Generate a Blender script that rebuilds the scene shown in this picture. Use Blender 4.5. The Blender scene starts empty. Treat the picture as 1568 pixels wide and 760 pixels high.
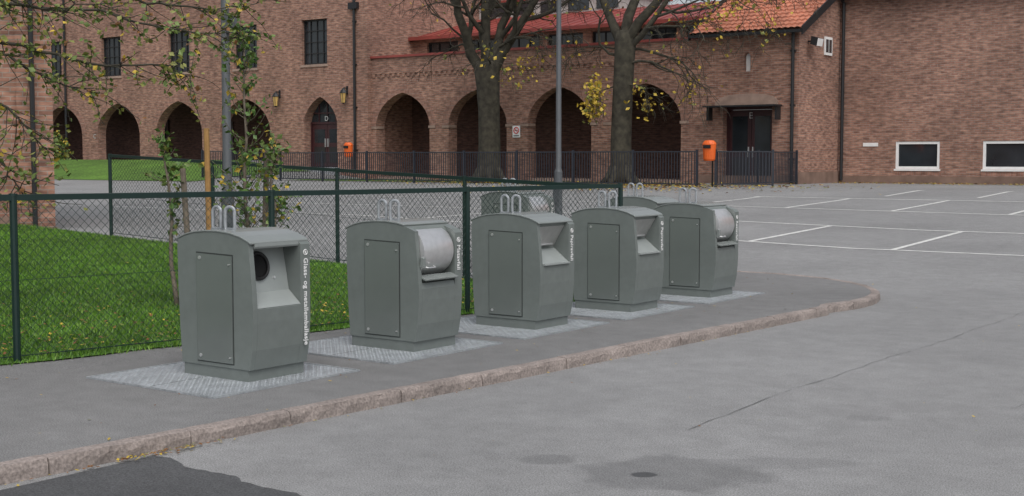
import bpy, bmesh, math, random
import numpy as np
from mathutils import Vector, Matrix
random.seed(7); rng=random.Random(11)
S=bpy.context.scene
S.view_settings.view_transform='Standard'; S.view_settings.look='None'; S.view_settings.exposure=0
# ------------------------------------------------------------------ helpers
def clamp(v,a,b): return max(a,min(b,v))
def W(F,R):   # survey frame (metres ahead / metres right of the viewpoint) -> site frame
    return (-.5934*F+.8049*R, .8049*F+.5934*R)
def g(x,y):
    fade=1-clamp((y-14)/20,0,1)
    return (.0375*clamp(y-18,0,21)+.04*clamp(-9-x,0,12)*fade
            +.85*clamp((-42-x)/8,0,1)*clamp((y-38)/5,0,1))
def nodes(m):
    m.use_nodes=True; nt=m.node_tree; return nt,nt.nodes,nt.links,nt.nodes['Principled BSDF']
def M(name,col,rough=.7,metal=0,var=.15,scale=6,bump=0,bscale=80,spec=.5,var2=0,scale2=.5):
    m=bpy.data.materials.new(name); nt,N,L,b=nodes(m)
    b.inputs['Roughness'].default_value=rough; b.inputs['Metallic'].default_value=metal
    b.inputs['Specular IOR Level'].default_value=spec
    tc=N.new('ShaderNodeTexCoord'); nz=N.new('ShaderNodeTexNoise'); nz.inputs['Scale'].default_value=scale; nz.inputs['Detail'].default_value=5
    L.new(tc.outputs['Object'],nz.inputs['Vector'])
    mr=N.new('ShaderNodeMapRange'); mr.inputs[1].default_value=.3; mr.inputs[2].default_value=.7
    mr.inputs[3].default_value=1-var; mr.inputs[4].default_value=1+var
    L.new(nz.outputs['Fac'],mr.inputs[0]); out=mr.outputs[0]
    if var2:
        n2=N.new('ShaderNodeTexNoise'); n2.inputs['Scale'].default_value=scale2; n2.inputs['Detail'].default_value=6
        L.new(tc.outputs['Object'],n2.inputs['Vector'])
        m2=N.new('ShaderNodeMapRange'); m2.inputs[1].default_value=.3; m2.inputs[2].default_value=.7
        m2.inputs[3].default_value=1-var2; m2.inputs[4].default_value=1+var2; L.new(n2.outputs['Fac'],m2.inputs[0])
        mu=N.new('ShaderNodeMath'); mu.operation='MULTIPLY'; L.new(out,mu.inputs[0]); L.new(m2.outputs[0],mu.inputs[1]); out=mu.outputs[0]
    vm=N.new('ShaderNodeVectorMath'); vm.operation='SCALE'; vm.inputs[0].default_value=col[:3]; L.new(out,vm.inputs['Scale'])
    L.new(vm.outputs[0],b.inputs['Base Color'])
    if bump:
        nb=N.new('ShaderNodeTexNoise'); nb.inputs['Scale'].default_value=bscale; nb.inputs['Detail'].default_value=3
        L.new(tc.outputs['Object'],nb.inputs['Vector'])
        bp=N.new('ShaderNodeBump'); bp.inputs['Strength'].default_value=bump; bp.inputs['Distance'].default_value=.01
        L.new(nb.outputs['Fac'],bp.inputs['Height']); L.new(bp.outputs[0],b.inputs['Normal'])
    return m
def brickmat(name,c1,c2,mortar,bw=.26,bh=.085,k=1.0):
    m=bpy.data.materials.new(name); nt,N,L,b=nodes(m); b.inputs['Roughness'].default_value=.9
    tc=N.new('ShaderNodeTexCoord'); sp=N.new('ShaderNodeSeparateXYZ'); L.new(tc.outputs['Object'],sp.inputs[0])
    ad=N.new('ShaderNodeMath'); ad.operation='ADD'; L.new(sp.outputs[0],ad.inputs[0]); L.new(sp.outputs[1],ad.inputs[1])
    cb=N.new('ShaderNodeCombineXYZ'); L.new(ad.outputs[0],cb.inputs[0]); L.new(sp.outputs[2],cb.inputs[1])
    br=N.new('ShaderNodeTexBrick'); br.inputs['Scale'].default_value=1; br.inputs['Brick Width'].default_value=bw; br.inputs['Row Height'].default_value=bh
    br.inputs['Mortar Size'].default_value=.009; br.inputs['Mortar Smooth'].default_value=.2; br.inputs['Bias'].default_value=-.1
    br.inputs['Color1'].default_value=(*c1,1); br.inputs['Color2'].default_value=(*c2,1); br.inputs['Mortar'].default_value=(*mortar,1)
    L.new(cb.outputs[0],br.inputs['Vector'])
    n1=N.new('ShaderNodeTexNoise'); n1.inputs['Scale'].default_value=.35; n1.inputs['Detail'].default_value=7; n1.inputs['Roughness'].default_value=.65
    L.new(tc.outputs['Object'],n1.inputs['Vector'])
    mr=N.new('ShaderNodeMapRange'); mr.inputs[1].default_value=.3; mr.inputs[2].default_value=.7; mr.inputs[3].default_value=.72*k; mr.inputs[4].default_value=1.25*k
    L.new(n1.outputs['Fac'],mr.inputs[0])
    n2=N.new('ShaderNodeTexNoise'); n2.inputs['Scale'].default_value=1; n2.inputs['Detail'].default_value=2
    mp=N.new('ShaderNodeMapping'); mp.inputs['Scale'].default_value=(3.5,11,1); L.new(cb.outputs[0],mp.inputs[0]); L.new(mp.outputs[0],n2.inputs['Vector'])
    m2=N.new('ShaderNodeMapRange'); m2.inputs[1].default_value=.3; m2.inputs[2].default_value=.7; m2.inputs[3].default_value=.62; m2.inputs[4].default_value=1.38
    L.new(n2.outputs['Fac'],m2.inputs[0])
    mu=N.new('ShaderNodeMath'); mu.operation='MULTIPLY'; L.new(mr.outputs[0],mu.inputs[0]); L.new(m2.outputs[0],mu.inputs[1])
    vm=N.new('ShaderNodeVectorMath'); vm.operation='SCALE'; L.new(br.outputs['Color'],vm.inputs[0]); L.new(mu.outputs[0],vm.inputs['Scale'])
    L.new(vm.outputs[0],b.inputs['Base Color'])
    bp=N.new('ShaderNodeBump'); bp.invert=True; bp.inputs['Strength'].default_value=.6; bp.inputs['Distance'].default_value=.01
    L.new(br.outputs['Fac'],bp.inputs['Height']); L.new(bp.outputs[0],b.inputs['Normal'])
    return m
class MB:
    def __init__(s): s.v=[]; s.f=[]; s.m=[]
    def add(s,vs,fs,mat=0):
        o=len(s.v); s.v+= [tuple(p) for p in vs]
        for f in fs: s.f.append(tuple(i+o for i in f)); s.m.append(mat)
    def quad(s,a,b,c,d,mat=0): s.add([a,b,c,d],[(0,1,2,3)],mat)
    def box(s,x0,x1,y0,y1,z0,z1,mat=0):
        s.add([(x0,y0,z0),(x1,y0,z0),(x1,y1,z0),(x0,y1,z0),(x0,y0,z1),(x1,y0,z1),(x1,y1,z1),(x0,y1,z1)],
              [(0,3,2,1),(4,5,6,7),(0,1,5,4),(1,2,6,5),(2,3,7,6),(3,0,4,7)],mat)
    def obox(s,c,ax,ay,hx,hy,z0,z1,mat=0):
        c=Vector((c[0],c[1],0)); ax=Vector((ax[0],ax[1],0)).normalized(); ay=Vector((ay[0],ay[1],0)).normalized()
        P=[c+ax*i*hx+ay*j*hy for i,j in((-1,-1),(1,-1),(1,1),(-1,1))]
        s.add([(p.x,p.y,z0) for p in P]+[(p.x,p.y,z1) for p in P],[(0,3,2,1),(4,5,6,7),(0,1,5,4),(1,2,6,5),(2,3,7,6),(3,0,4,7)],mat)
    def tube(s,pts,rad,n=6,mat=0,cap=True,closed=False):
        pts=[Vector(p) for p in pts]; k=len(pts)
        if not hasattr(rad,'__len__'): rad=[rad]*k
        vs=[]; prev=None
        for i,p in enumerate(pts):
            if closed: d=pts[(i+1)%k]-pts[i-1]
            else: d=(pts[min(i+1,k-1)]-pts[max(i-1,0)])
            d.normalize()
            if prev is None:
                a=Vector((0,0,1)) if abs(d.z)<.9 else Vector((1,0,0)); u=d.cross(a).normalized()
            else:
                u=prev-d*prev.dot(d)
                if u.length<1e-4: u=d.orthogonal()
                u.normalize()
            prev=u; w=d.cross(u)
            for j in range(n):
                t=2*math.pi*j/n; vs.append(p+(u*math.cos(t)+w*math.sin(t))*rad[i])
        fs=[]
        for i in range(k if closed else k-1):
            i2=(i+1)%k
            for j in range(n):
                j2=(j+1)%n; fs.append((i*n+j,i*n+j2,i2*n+j2,i2*n+j))
        if cap and not closed: fs.append(tuple(range(n-1,-1,-1))); fs.append(tuple((k-1)*n+j for j in range(n)))
        s.add(vs,fs,mat)
    def extr_y(s,prof,y0,y1,mat=0):
        n=len(prof); vs=[(x,y0,z) for x,z in prof]+[(x,y1,z) for x,z in prof]
        fs=[tuple(range(n)),tuple(range(2*n-1,n-1,-1))]+[(i,i+n,(i+1)%n+n,(i+1)%n) for i in range(n)]
        s.add(vs,fs,mat)
    def make(s,name,mats,parent=None,smooth=False,loc=None,bevel=0,fixn=False):
        me=bpy.data.meshes.new(name); me.from_pydata(s.v,[],s.f)
        for m in mats: me.materials.append(m)
        if len(mats)>1: me.polygons.foreach_set('material_index',s.m)
        if smooth: me.polygons.foreach_set('use_smooth',[True]*len(me.polygons))
        if fixn:
            bm=bmesh.new(); bm.from_mesh(me); bmesh.ops.recalc_face_normals(bm,faces=bm.faces); bm.to_mesh(me); bm.free()
        me.update(); o=bpy.data.objects.new(name,me); S.collection.objects.link(o)
        if parent: o.parent=parent
        if loc: o.location=loc
        if bevel:
            bv=o.modifiers.new('b','BEVEL'); bv.width=bevel; bv.segments=2; bv.limit_method='ANGLE'; bv.angle_limit=math.radians(25)
        return o
def empty(name,loc=(0,0,0)):
    o=bpy.data.objects.new(name,None); o.location=loc; S.collection.objects.link(o); return o
def text(name,body,size,mat,loc,rot,parent=None,align='LEFT',bold=0):
    c=bpy.data.curves.new(name,'FONT'); c.body=body; c.size=size; c.extrude=.0008; c.align_x=align; c.offset=bold; c.materials.append(mat)
    if bold: c.space_character=1.06
    o=bpy.data.objects.new(name,c); S.collection.objects.link(o); o.location=loc
    o.rotation_euler=rot.to_euler() if isinstance(rot,Matrix) else rot
    if parent: o.parent=parent
    return o
# ------------------------------------------------------------------ materials
brick=brickmat('brick_wall',(.35,.185,.13),(.21,.10,.073),(.27,.215,.18))
brick_r=brickmat('brick_wall_right',(.36,.20,.145),(.235,.118,.088),(.28,.225,.19))
brick_arch=brickmat('brick_arch',(.31,.16,.115),(.22,.105,.077),(.25,.19,.16),bw=.09,bh=.2)
brick_in=brickmat('brick_interior_shaded',(.13,.062,.045),(.09,.043,.033),(.10,.07,.06))  # darkened copy of the wall brick; shade inside the arcades put into the colour
stone=M('sandstone',(.32,.225,.18),.9,var=.2,scale=3,bump=.3,bscale=20)
plinthm=M('plinth_render',(.20,.13,.10),.9,var=.25,scale=2,bump=.3,bscale=15)
redmetal=M('red_roof_metal',(.25,.05,.04),.5,var=.25,scale=1.5)
blackm=M('black_metal',(.015,.016,.018),.45,var=.1)
darkfr=M('dark_window_frame',(.02,.018,.018),.5)
white=M('white_paint',(.78,.78,.77),.5,var=.05)
offwhite=M('letter_paint',(.5,.5,.49),.6,var=.05)
glass=M('window_glass',(.025,.03,.035),.06,var=.3,scale=1.2,spec=.8)
maroon=M('maroon_door',(.045,.014,.016),.4,var=.15)
tile=M('orange_roof_tile',(.44,.165,.10),.75,var=.3,scale=9,var2=.25,scale2=1)
fgreen=M('green_fence_paint',(.0045,.022,.018),.48,var=.1)
fdark=M('dark_fence_paint',(.022,.026,.036),.45,var=.1)
pole=M('grey_pole',(.085,.092,.10),.45,var=.1)
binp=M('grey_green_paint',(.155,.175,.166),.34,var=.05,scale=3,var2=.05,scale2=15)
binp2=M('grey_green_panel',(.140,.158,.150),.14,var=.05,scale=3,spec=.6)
binroof=M('grey_green_skylit',(.21,.23,.222),.25,var=.05)  # body paint made lighter; sky reflection on the roofs put into the colour
bininner=M('light_grey_panel',(.29,.315,.308),.4,var=.06)
seam=M('dark_seam',(.03,.035,.033),.6)
steel=M('brushed_steel',(.70,.70,.70),.36,metal=.75,var=.06,scale=20)
flapm=M('flap_metal',(.42,.42,.41),.35,metal=.3,var=.12,scale=10)
galv=M('galvanised_plate',(.385,.41,.43),.38,metal=.35,var=.18,scale=5,var2=.22,scale2=35)
galvring=M('galvanised_ring',(.36,.38,.40),.45,metal=.5,var=.25,scale=30)
rubber=M('black_rubber',(.008,.008,.008),.5)
orange=M('orange_plastic',(.72,.12,.015),.45,var=.08)
wood=M('stake_wood',(.36,.20,.07),.8,var=.2,scale=12)
bark=M('tree_bark',(.045,.040,.028),.95,var=.5,scale=5,bump=1,bscale=14)
bark2=M('sapling_bark',(.16,.13,.10),.9,var=.3,scale=20)
leafY=M('leaf_yellow',(.48,.34,.04),.6,var=.25,scale=15)
leafG=M('leaf_green',(.11,.16,.035),.6,var=.35,scale=12)
leafO=M('leaf_olive',(.19,.20,.045),.6,var=.35,scale=12)
leafB=M('leaf_brown',(.20,.09,.03),.7,var=.3,scale=15)
leafF=M('leaf_fresh',(.085,.165,.035),.5,var=.35,scale=12)
grassm=M('grass_blades',(.085,.20,.014),.55,var=.4,scale=2.5,var2=.32,scale2=.6)
grassm2=M('grass_blades_light',(.16,.28,.035),.55,var=.35,scale=3)
grassm3=M('grass_blades_dark',(.05,.13,.012),.55,var=.35,scale=3)
lawnm=M('lawn_soil',(.05,.12,.012),.9,var=.4,scale=25,var2=.3,scale2=.6,bump=.8,bscale=60)
grassfar=M('grass_far',(.075,.155,.018),.9,var=.4,scale=8,var2=.25,scale2=.6,bump=1,bscale=30)
paint=M('road_paint',(.62,.62,.60),.7,var=.2,scale=8,var2=.2,scale2=60)
kerbm=M('granite_kerb',(.262,.222,.202),.85,var=.32,scale=55,var2=.25,scale2=2.5,bump=.8,bscale=35)
kerbcore=M('kerb_joint',(.07,.06,.05),.95)
crackm=M('crack_sealant',(.11,.11,.11),.8)
amber=M('lantern_glass',(.55,.36,.12),.3)
signred=M('sign_red',(.6,.02,.02),.5)

def asphalt(name,base,warm=(1,1,1.0),stains=False,big=.14):
    m=bpy.data.materials.new(name); nt,N,L,b=nodes(m)
    tc=N.new('ShaderNodeTexCoord')
    def noise(sc,det,lo,hi,rough=.5):
        n=N.new('ShaderNodeTexNoise'); n.inputs['Scale'].default_value=sc; n.inputs['Detail'].default_value=det; n.inputs['Roughness'].default_value=rough
        L.new(tc.outputs['Object'],n.inputs['Vector']); r=N.new('ShaderNodeMapRange'); r.inputs[1].default_value=.3;r.inputs[2].default_value=.7
        r.inputs[3].default_value=lo;r.inputs[4].default_value=hi; L.new(n.outputs['Fac'],r.inputs[0]); return n,r.outputs[0]
    def mul(a,bb):
        mm=N.new('ShaderNodeMath'); mm.operation='MULTIPLY'
        L.new(a,mm.inputs[0])
        if isinstance(bb,float): mm.inputs[1].default_value=bb
        else: L.new(bb,mm.inputs[1])
        return mm.outputs[0]
    n1,f1=noise(110,3,.45,1.55,.6); n2,f2=noise(.35,8,1-big,1+big,.6); n3,f3=noise(5,6,.88,1.12,.65)
    f=mul(mul(f1,f2),f3)
    b.inputs['Roughness'].default_value=.82
    if stains:
        nd=N.new('ShaderNodeTexNoise'); nd.inputs['Scale'].default_value=3; nd.inputs['Detail'].default_value=6; nd.inputs['Roughness'].default_value=.6
        L.new(tc.outputs['Object'],nd.inputs['Vector'])
        wetsum=None
        for (cx,cy,ra,rb,amt) in ((-3.62,6.42,.60,.42,.26),(-3.30,6.95,.65,.15,.15),(-4.38,6.3,.19,.15,.24),(-3.72,6.30,.09,.08,.75),(-3.3,8.6,.2,.12,.14)):
            mp=N.new('ShaderNodeMapping'); mp.vector_type='TEXTURE'; mp.inputs['Location'].default_value=(cx,cy,0); mp.inputs['Rotation'].default_value=(0,0,math.radians(36.4)); mp.inputs['Scale'].default_value=(ra,rb,1)
            L.new(tc.outputs['Object'],mp.inputs[0]); sx=N.new('ShaderNodeSeparateXYZ'); L.new(mp.outputs[0],sx.inputs[0]); cx2=N.new('ShaderNodeCombineXYZ'); L.new(sx.outputs[0],cx2.inputs[0]); L.new(sx.outputs[1],cx2.inputs[1])
            ln=N.new('ShaderNodeVectorMath'); ln.operation='LENGTH'; L.new(cx2.outputs[0],ln.inputs[0])
            a=N.new('ShaderNodeMath'); a.operation='MULTIPLY_ADD'; L.new(nd.outputs['Fac'],a.inputs[0]); a.inputs[1].default_value=1.3; L.new(ln.outputs['Value'],a.inputs[2])
            r=N.new('ShaderNodeMapRange'); r.interpolation_type='SMOOTHSTEP'; r.inputs[1].default_value=1.45; r.inputs[2].default_value=1.68; r.inputs[3].default_value=amt; r.inputs[4].default_value=0
            L.new(a.outputs[0],r.inputs[0])
            if wetsum is None: wetsum=r.outputs[0]
            else:
                mx=N.new('ShaderNodeMath'); mx.operation='MAXIMUM'; L.new(wetsum,mx.inputs[0]); L.new(r.outputs[0],mx.inputs[1]); wetsum=mx.outputs[0]
        iv=N.new('ShaderNodeMath'); iv.operation='SUBTRACT'; iv.inputs[0].default_value=1; L.new(wetsum,iv.inputs[1]); f=mul(f,iv.outputs[0])
        rr=N.new('ShaderNodeMapRange'); rr.inputs[3].default_value=.82; rr.inputs[4].default_value=.3; L.new(wetsum,rr.inputs[0]); L.new(rr.outputs[0],b.inputs['Roughness'])
    vm=N.new('ShaderNodeVectorMath'); vm.operation='SCALE'; vm.inputs[0].default_value=(base*warm[0],base*warm[1],base*warm[2]); L.new(f,vm.inputs['Scale'])
    L.new(vm.outputs[0],b.inputs['Base Color'])
    bp=N.new('ShaderNodeBump'); bp.inputs['Strength'].default_value=.4; bp.inputs['Distance'].default_value=.006
    L.new(n1.outputs['Fac'],bp.inputs['Height']); L.new(bp.outputs[0],b.inputs['Normal'])
    return m
road_m=asphalt('asphalt_road',.228,(1,1,1),True)
walk_m=asphalt('asphalt_pavement',.170,(1,.995,.99),False,.2)
patch_m=asphalt('asphalt_patch',.064,(1,1.02,1.06),False,.25)

# ------------------------------------------------------------------ ground
def rngf(a,b,s):
    n=int(round((b-a)/s)); return [a+(b-a)*i/n for i in range(n+1)]
xs=sorted(set([-600,-300,-150,-110,-90]+rngf(-80,-21,1)+rngf(-21,12,.5)+[20,40,100,300,600]))
ys=sorted(set([-600,-200,-60,-20,-8,-4]+rngf(0,50,.5)+[60,90,200,600,900]))
mb=MB(); nx=len(xs)
mb.v=[(x,y,g(x,y)-.09) for y in ys for x in xs]
for j in range(len(ys)-1):
    for i in range(nx-1):
        mb.f.append((j*nx+i,j*nx+i+1,(j+1)*nx+i+1,(j+1)*nx+i)); mb.m.append(0)
ground=mb.make('ground',[road_m])

def sheet(name,ylist,Lf,Rf,ncol,zo,mat,edge=False):
    mb=MB(); n=ncol+1
    for y in ylist:
        a,b=Lf(y),Rf(y)
        for i in range(n):
            x=a+(b-a)*i/ncol; mb.v.append((x,y,g(x,y)+zo))
    for j in range(len(ylist)-1):
        for i in range(ncol): mb.f.append((j*n+i,j*n+i+1,(j+1)*n+i+1,(j+1)*n+i)); mb.m.append(0)
    return mb.make(name,[mat])
def kerbX(y): return -6.43+.0577*(y-4)          # outer kerb face line
CX,CY,RR=-8.50,15.0,2.68
def platR(y):
    if y<14.2: return kerbX(y)-.07
    return CX-.0+math.sqrt(max(.0,(RR-.07)**2-(y-CY)**2)) if abs(y-CY)<RR-.07 else CX
def fenceX(y): return -9.55+.154*(y-6.13)
yl=rngf(-20,14,.5)+[14.2+ (RR-.07+.8)*(math.sin(t*math.pi/2/28)) for t in range(1,29)]
yl=[y for y in yl if y<=CY+RR-.075]+[CY+RR-.0705]
sheet('pavement',yl,lambda y:(fenceX(y)-.3 if y<13.7 else -13),platR,12,0,walk_m)
sheet('lawn',rngf(-6,13.6,.4),lambda y:-23,lambda y:fenceX(y)+.07+.025*math.sin(y*5)+.02*math.sin(y*13),34,.012,lawnm)
sheet('grass_verge',rngf(40.2,44.4,.6),lambda y:-42,lambda y:-27,14,-.07,grassfar)
sheet('grass_verge',rngf(37.4,44.8,.4),lambda y:-78,lambda y:-45,20,-.07,grassfar)
mb=MB(); pts=[]
for i in range(60):
    x=-6.32+i*.06; pts.append((x,4.93+.03*math.sin(i*.65)+.03*rng.random()-.006*i))
n=len(pts)
for (x,y) in pts: mb.v.append((x,y,-.086))
for (x,y) in pts: mb.v.append((x,0.5,-.086))
for i in range(n-1): mb.f.append((i,n+i,n+i+1,i+1)); mb.m.append(0)
mb.make('asphalt_patch',[patch_m])
mb=MB()
def crack(x,y,y1,dx,wm):
    prev=None
    while y<y1:
        w=wm*(.3+.7*rng.random()); cur=((x-w,y,g(x,y)-.085),(x+w,y,g(x,y)-.085))
        if prev and rng.random()<.9: mb.quad(prev[0],prev[1],cur[1],cur[0])
        prev=cur; y+=.12; x+=rng.uniform(-.016,.016)+dx
crack(-4.1,7.5,17.5,0,.004); crack(-2.6,9.5,12,.02,.0025)
mb.make('road_crack',[crackm])
mb=MB()
def lineY(yc,x0,x1,w=.055):
    xx=rngf(x0,x1,.5)
    for a,b in zip(xx,xx[1:]): mb.quad((a,yc-w,g(a,yc-w)-.084),(b,yc-w,g(b,yc-w)-.084),(b,yc+w,g(b,yc+w)-.084),(a,yc+w,g(a,yc+w)-.084))
def lineX(xc,y0,y1,w=.055):
    yy=rngf(y0,y1,.5)
    for a,b in zip(yy,yy[1:]): mb.quad((xc-w,a,g(xc-w,a)-.084),(xc+w,a,g(xc+w,a)-.084),(xc+w,b,g(xc+w,b)-.084),(xc-w,b,g(xc-w,b)-.084))
lineY(22.35,-30,6); lineY(26.25,-30,6); lineY(30.7,-30,8); lineY(35.0,-17,8)
for i in range(9):
    lineX(-10.95+2.75*(i-3),22.41,26.19); lineX(-11.3+2.75*(i-2),30.76,34.94)
for i in range(6): lineX(-13.5+2.6*i,36.2,39.5)
mb.make('parking_markings',[paint])
# kerb
path=[(kerbX(y),y) for y in rngf(-6,14.0,.25)]
a0=math.atan2(14.2-CY,kerbX(14.2)-CX)
for i in range(0,29):
    a=a0+(math.pi/2-a0)*i/28; path.append((CX+RR*math.cos(a),CY+RR*math.sin(a)))
path+=[(x,CY+RR) for x in (-9,-10,-11,-12,-13)]
P=[Vector((a,b)) for a,b in path]
cum=[0]
for i in range(1,len(P)): cum.append(cum[-1]+(P[i]-P[i-1]).length)
def at(s):
    s=clamp(s,0,cum[-1]-1e-4)
    for i in range(1,len(P)):
        if cum[i]>=s:
            t=(s-cum[i-1])/(cum[i]-cum[i-1]); d=(P[i]-P[i-1]).normalized(); return P[i-1].lerp(P[i],t),Vector((-d.y,d.x))
mb=MB(); s=0; KW=.115
while s<cum[-1]-.3:
    Ls=rng.uniform(.75,1.15); e=min(s+Ls,cum[-1]); jz=rng.uniform(-.004,.005); jo=rng.uniform(-.005,.005)
    m=12; rows=[]
    for k in range(m+1):
        p,nrm=at(s+.004+(e-s-.008)*k/m)
        rj=lambda a: rng.uniform(-a,a)
        o=[(-.0+jo+rj(.007),-.10),(0+jo+rj(.006),-.03+rj(.01)),(.010+jo+rj(.004),.002+jz+rj(.003)),(.035,.007+jz+rj(.002)),(KW-.012,.007+jz+rj(.002)),(KW,.0+jz*.3)]
        rows.append([(p.x+nrm.x*a,p.y+nrm.y*a,g(p.x,p.y)+z) for a,z in o])
    for k in range(m):
        for q in range(5): mb.quad(rows[k][q],rows[k][q+1],rows[k+1][q+1],rows[k+1][q],0)
    mb.add(rows[0],[tuple(range(6))],0); mb.add(rows[-1],[tuple(range(6))],0)
    s=e
for i in range(len(P)-1):
    d=(P[i+1]-P[i]).normalized(); nn=Vector((-d.y,d.x))
    r=[]
    for p in (P[i],P[i+1]): r.append([(p.x+nn.x*a,p.y+nn.y*a,g(p.x,p.y)+z) for a,z in((.015,-.1),(.015,-.004),(KW-.002,-.004))])
    mb.quad(r[0][0],r[0][1],r[1][1],r[1][0],1); mb.quad(r[0][1],r[0][2],r[1][2],r[1][1],1)
mb.make('kerb',[kerbm,kerbcore])

# ------------------------------------------------------------------ waste bins
back=[(-.025,.09),(-.045,.35),(-.06,.7),(-.065,1.0),(-.055,1.05)]
roofp=[(-.055,1.068),(.03,1.098),(.13,1.120),(.26,1.132),(.40,1.134),(.54,1.122),(.66,1.096),(.75,1.062)]
def ringpath(cx,cy,z0,w,h,rot=0):
    pts=[]; r=w/2
    for i in range(9): t=math.pi*i/8; pts.append((math.cos(t)*r,h-r+math.sin(t)*r))
    for i in range(9): t=math.pi+math.pi*i/8; pts.append((math.cos(t)*r,r+math.sin(t)*r))
    return [(cx+a*math.cos(rot),cy+a*math.sin(rot),z0+b) for a,b in pts]
RT=Matrix(((0,0,1),(0,1,0),(-1,0,0)))  # text x->-Z, y->+Y, normal->+X
def make_bin(x0,y0,kind,label,z=0,plate=True):
    E=empty('waste_container',(x0,y0,z+.010))
    A=-.01; B=.585; c1=.035; c2=.485
    frn=[(.745,1.05),(.760,.90),(.780,.70),(.790,.55),(.788,.45),(.772,.24),(.742,.09)]
    frf=[(.750,1.055),(.788,1.02),(.788,.45),(.772,.24),(.742,.09)]
    topi=[(x,zz-.012) for x,zz in roofp]
    low3=[(.790,.55),(.788,.45),(.772,.24),(.742,.09)]
    mb=MB()
    mb.extr_y([(-.015,.0),(.715,.0),(.715,.10),(-.015,.10)],.0,.578)
    mb.extr_y(back+topi+frn,A,c1)
    mb.extr_y(back+topi+frf,c2,B)
    if kind=='glass': mid=[(.745,1.035),(.73,1.02),(.59,1.005),(.655,.66)]+low3
    elif kind=='paper': mid=[(.745,1.05),(.73,1.01),(.60,.80),(.61,.775),(.787,.64)]+low3
    else: mid=[(.70,1.03),(.42,1.03),(.42,.64),(.777,.60)]+low3
    mb.extr_y(back+(topi if kind!='drum' else topi[:-1])+mid,c1+.001,c2-.001)
    mb.make('body',[binp],E,bevel=.006,fixn=True)
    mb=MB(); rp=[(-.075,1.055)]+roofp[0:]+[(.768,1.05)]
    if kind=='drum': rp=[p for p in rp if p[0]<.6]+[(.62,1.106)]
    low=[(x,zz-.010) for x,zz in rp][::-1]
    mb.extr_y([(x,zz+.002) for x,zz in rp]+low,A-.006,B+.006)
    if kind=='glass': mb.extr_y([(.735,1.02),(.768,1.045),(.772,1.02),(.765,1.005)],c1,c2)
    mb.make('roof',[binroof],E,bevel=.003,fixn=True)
    mb=MB()
    mb.add([(.155,A-.001,.115),(.575,A-.001,.115),(.575,A-.001,.955),(.155,A-.001,.965)],[(0,1,2,3)],1)
    mb.extr_y([(.165,.125),(.565,.125),(.565,.945),(.165,.955)],A-.009,A-.0015,0)
    for (cx,cz) in ((.205,.92),(.205,.165)):
        mb.tube([(cx,A-.009,cz),(cx,A-.014,cz)],.014,10,2)
    mb.tube([(.54,A-.009,.88),(.54,A-.02,.88)],.006,6,2)
    mb.tube([(.54,A-.009,.17),(.54,A-.02,.17)],.006,6,2)
    mb.make('door_panel',[binp2,seam,steel],E)
    mb=MB()
    if kind=='glass':
        q=lambda t,y,o:(.59+.065*t+o,y,1.005-.345*t)
        mb.add([q(.0,c1+.002,.003),q(.0,c2-.002,.003),q(1,c2-.002,.003),q(1,c1+.002,.003)],[(0,1,2,3)],0)
        mb.add([(.658,c1+.002,.663),(.658,c2-.002,.663),(.787,c2-.002,.5575),(.787,c1+.002,.5575)],[(0,1,2,3)],0)
        cy=.19; ct=.42; R=.100
        ctr=Vector((.59+.065*ct,cy,1.005-.345*ct)); up=Vector((-.2,0,.98)).normalized(); nr=Vector((.98,0,.2)).normalized()
        circ=lambda r,o:[ctr+nr*o+Vector((0,1,0))*math.cos(a)*r+up*math.sin(a)*r for a in [2*math.pi*i/28 for i in range(28)]]
        mb.tube(circ(R,.014),.014,8,1,closed=True)
        mb.add(circ(R,.007),[tuple(range(28))],2)
        mb.tube([ctr+nr*.004+Vector((0,.155,-.10)),ctr+nr*.03+Vector((0,.155,-.10))],.012,8,3)
        mb.make('inlet',[bininner,rubber,M('hole_dark',(.004,.004,.004),.9),steel],E,smooth=False)
    elif kind=='paper':
        mb.add([(.733,c1+.002,1.009),(.733,c2-.002,1.009),(.605,c2-.002,.802),(.605,c1+.002,.802)],[(0,1,2,3)],1)
        mb.add([(.614,c1+.002,.7775),(.614,c2-.002,.7775),(.787,c2-.002,.6445),(.787,c1+.002,.6445)],[(0,1,2,3)],0)
        mb.extr_y([(.782,.632),(.812,.632),(.812,.645),(.782,.65)],c1+.01,c2-.01,0)
        mb.extr_y([(.62,.81),(.66,.82),(.66,.835),(.62,.83)],c1+.1,c2-.1,2)
        mb.make('inlet',[bininner,flapm,steel],E)
    else:
        cx,cz,R=.59,.865,.215
        n=48
        ringv=lambda r,y:[(cx+r*math.cos(2*math.pi*i/n),y,cz+r*math.sin(2*math.pi*i/n)) for i in range(n)]
        ysl=[(c1+.006,.19),(c1+.012,R),(c2-.05,R),(c2-.022,R-.012),(c2-.006,R-.05)]
        vs=[];fs=[]
        for (yy,r) in ysl: vs+=ringv(r,yy)
        for k in range(len(ysl)-1):
            for i in range(n): fs.append((k*n+i,k*n+(i+1)%n,(k+1)*n+(i+1)%n,(k+1)*n+i))
        fs.append(tuple(range(n))); fs.append(tuple((len(ysl)-1)*n+i for i in range(n)))
        mb.add(vs,fs,0)
        o=mb.make('drum',[steel],E,smooth=True,fixn=True)
        e=o.modifiers.new('es','EDGE_SPLIT'); e.split_angle=math.radians(40)
        mb=MB()
        mb.extr_y([(.74,.655),(.83,.622),(.835,.634),(.745,.668)],c1,c2-.002,0)
        mb.extr_y([(.775,.74),(.812,.74),(.815,.82),(.79,.83)],c1-.018,c1+.022,0)
        mb.tube([(.80,c1+.02,.745),(.828,c1+.03,.735),(.828,c1+.13,.735),(.80,c1+.14,.745)],.006,8,1)
        mb.make('handle',[binroof,steel],E,bevel=.003,fixn=True)
    mb=MB()
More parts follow.
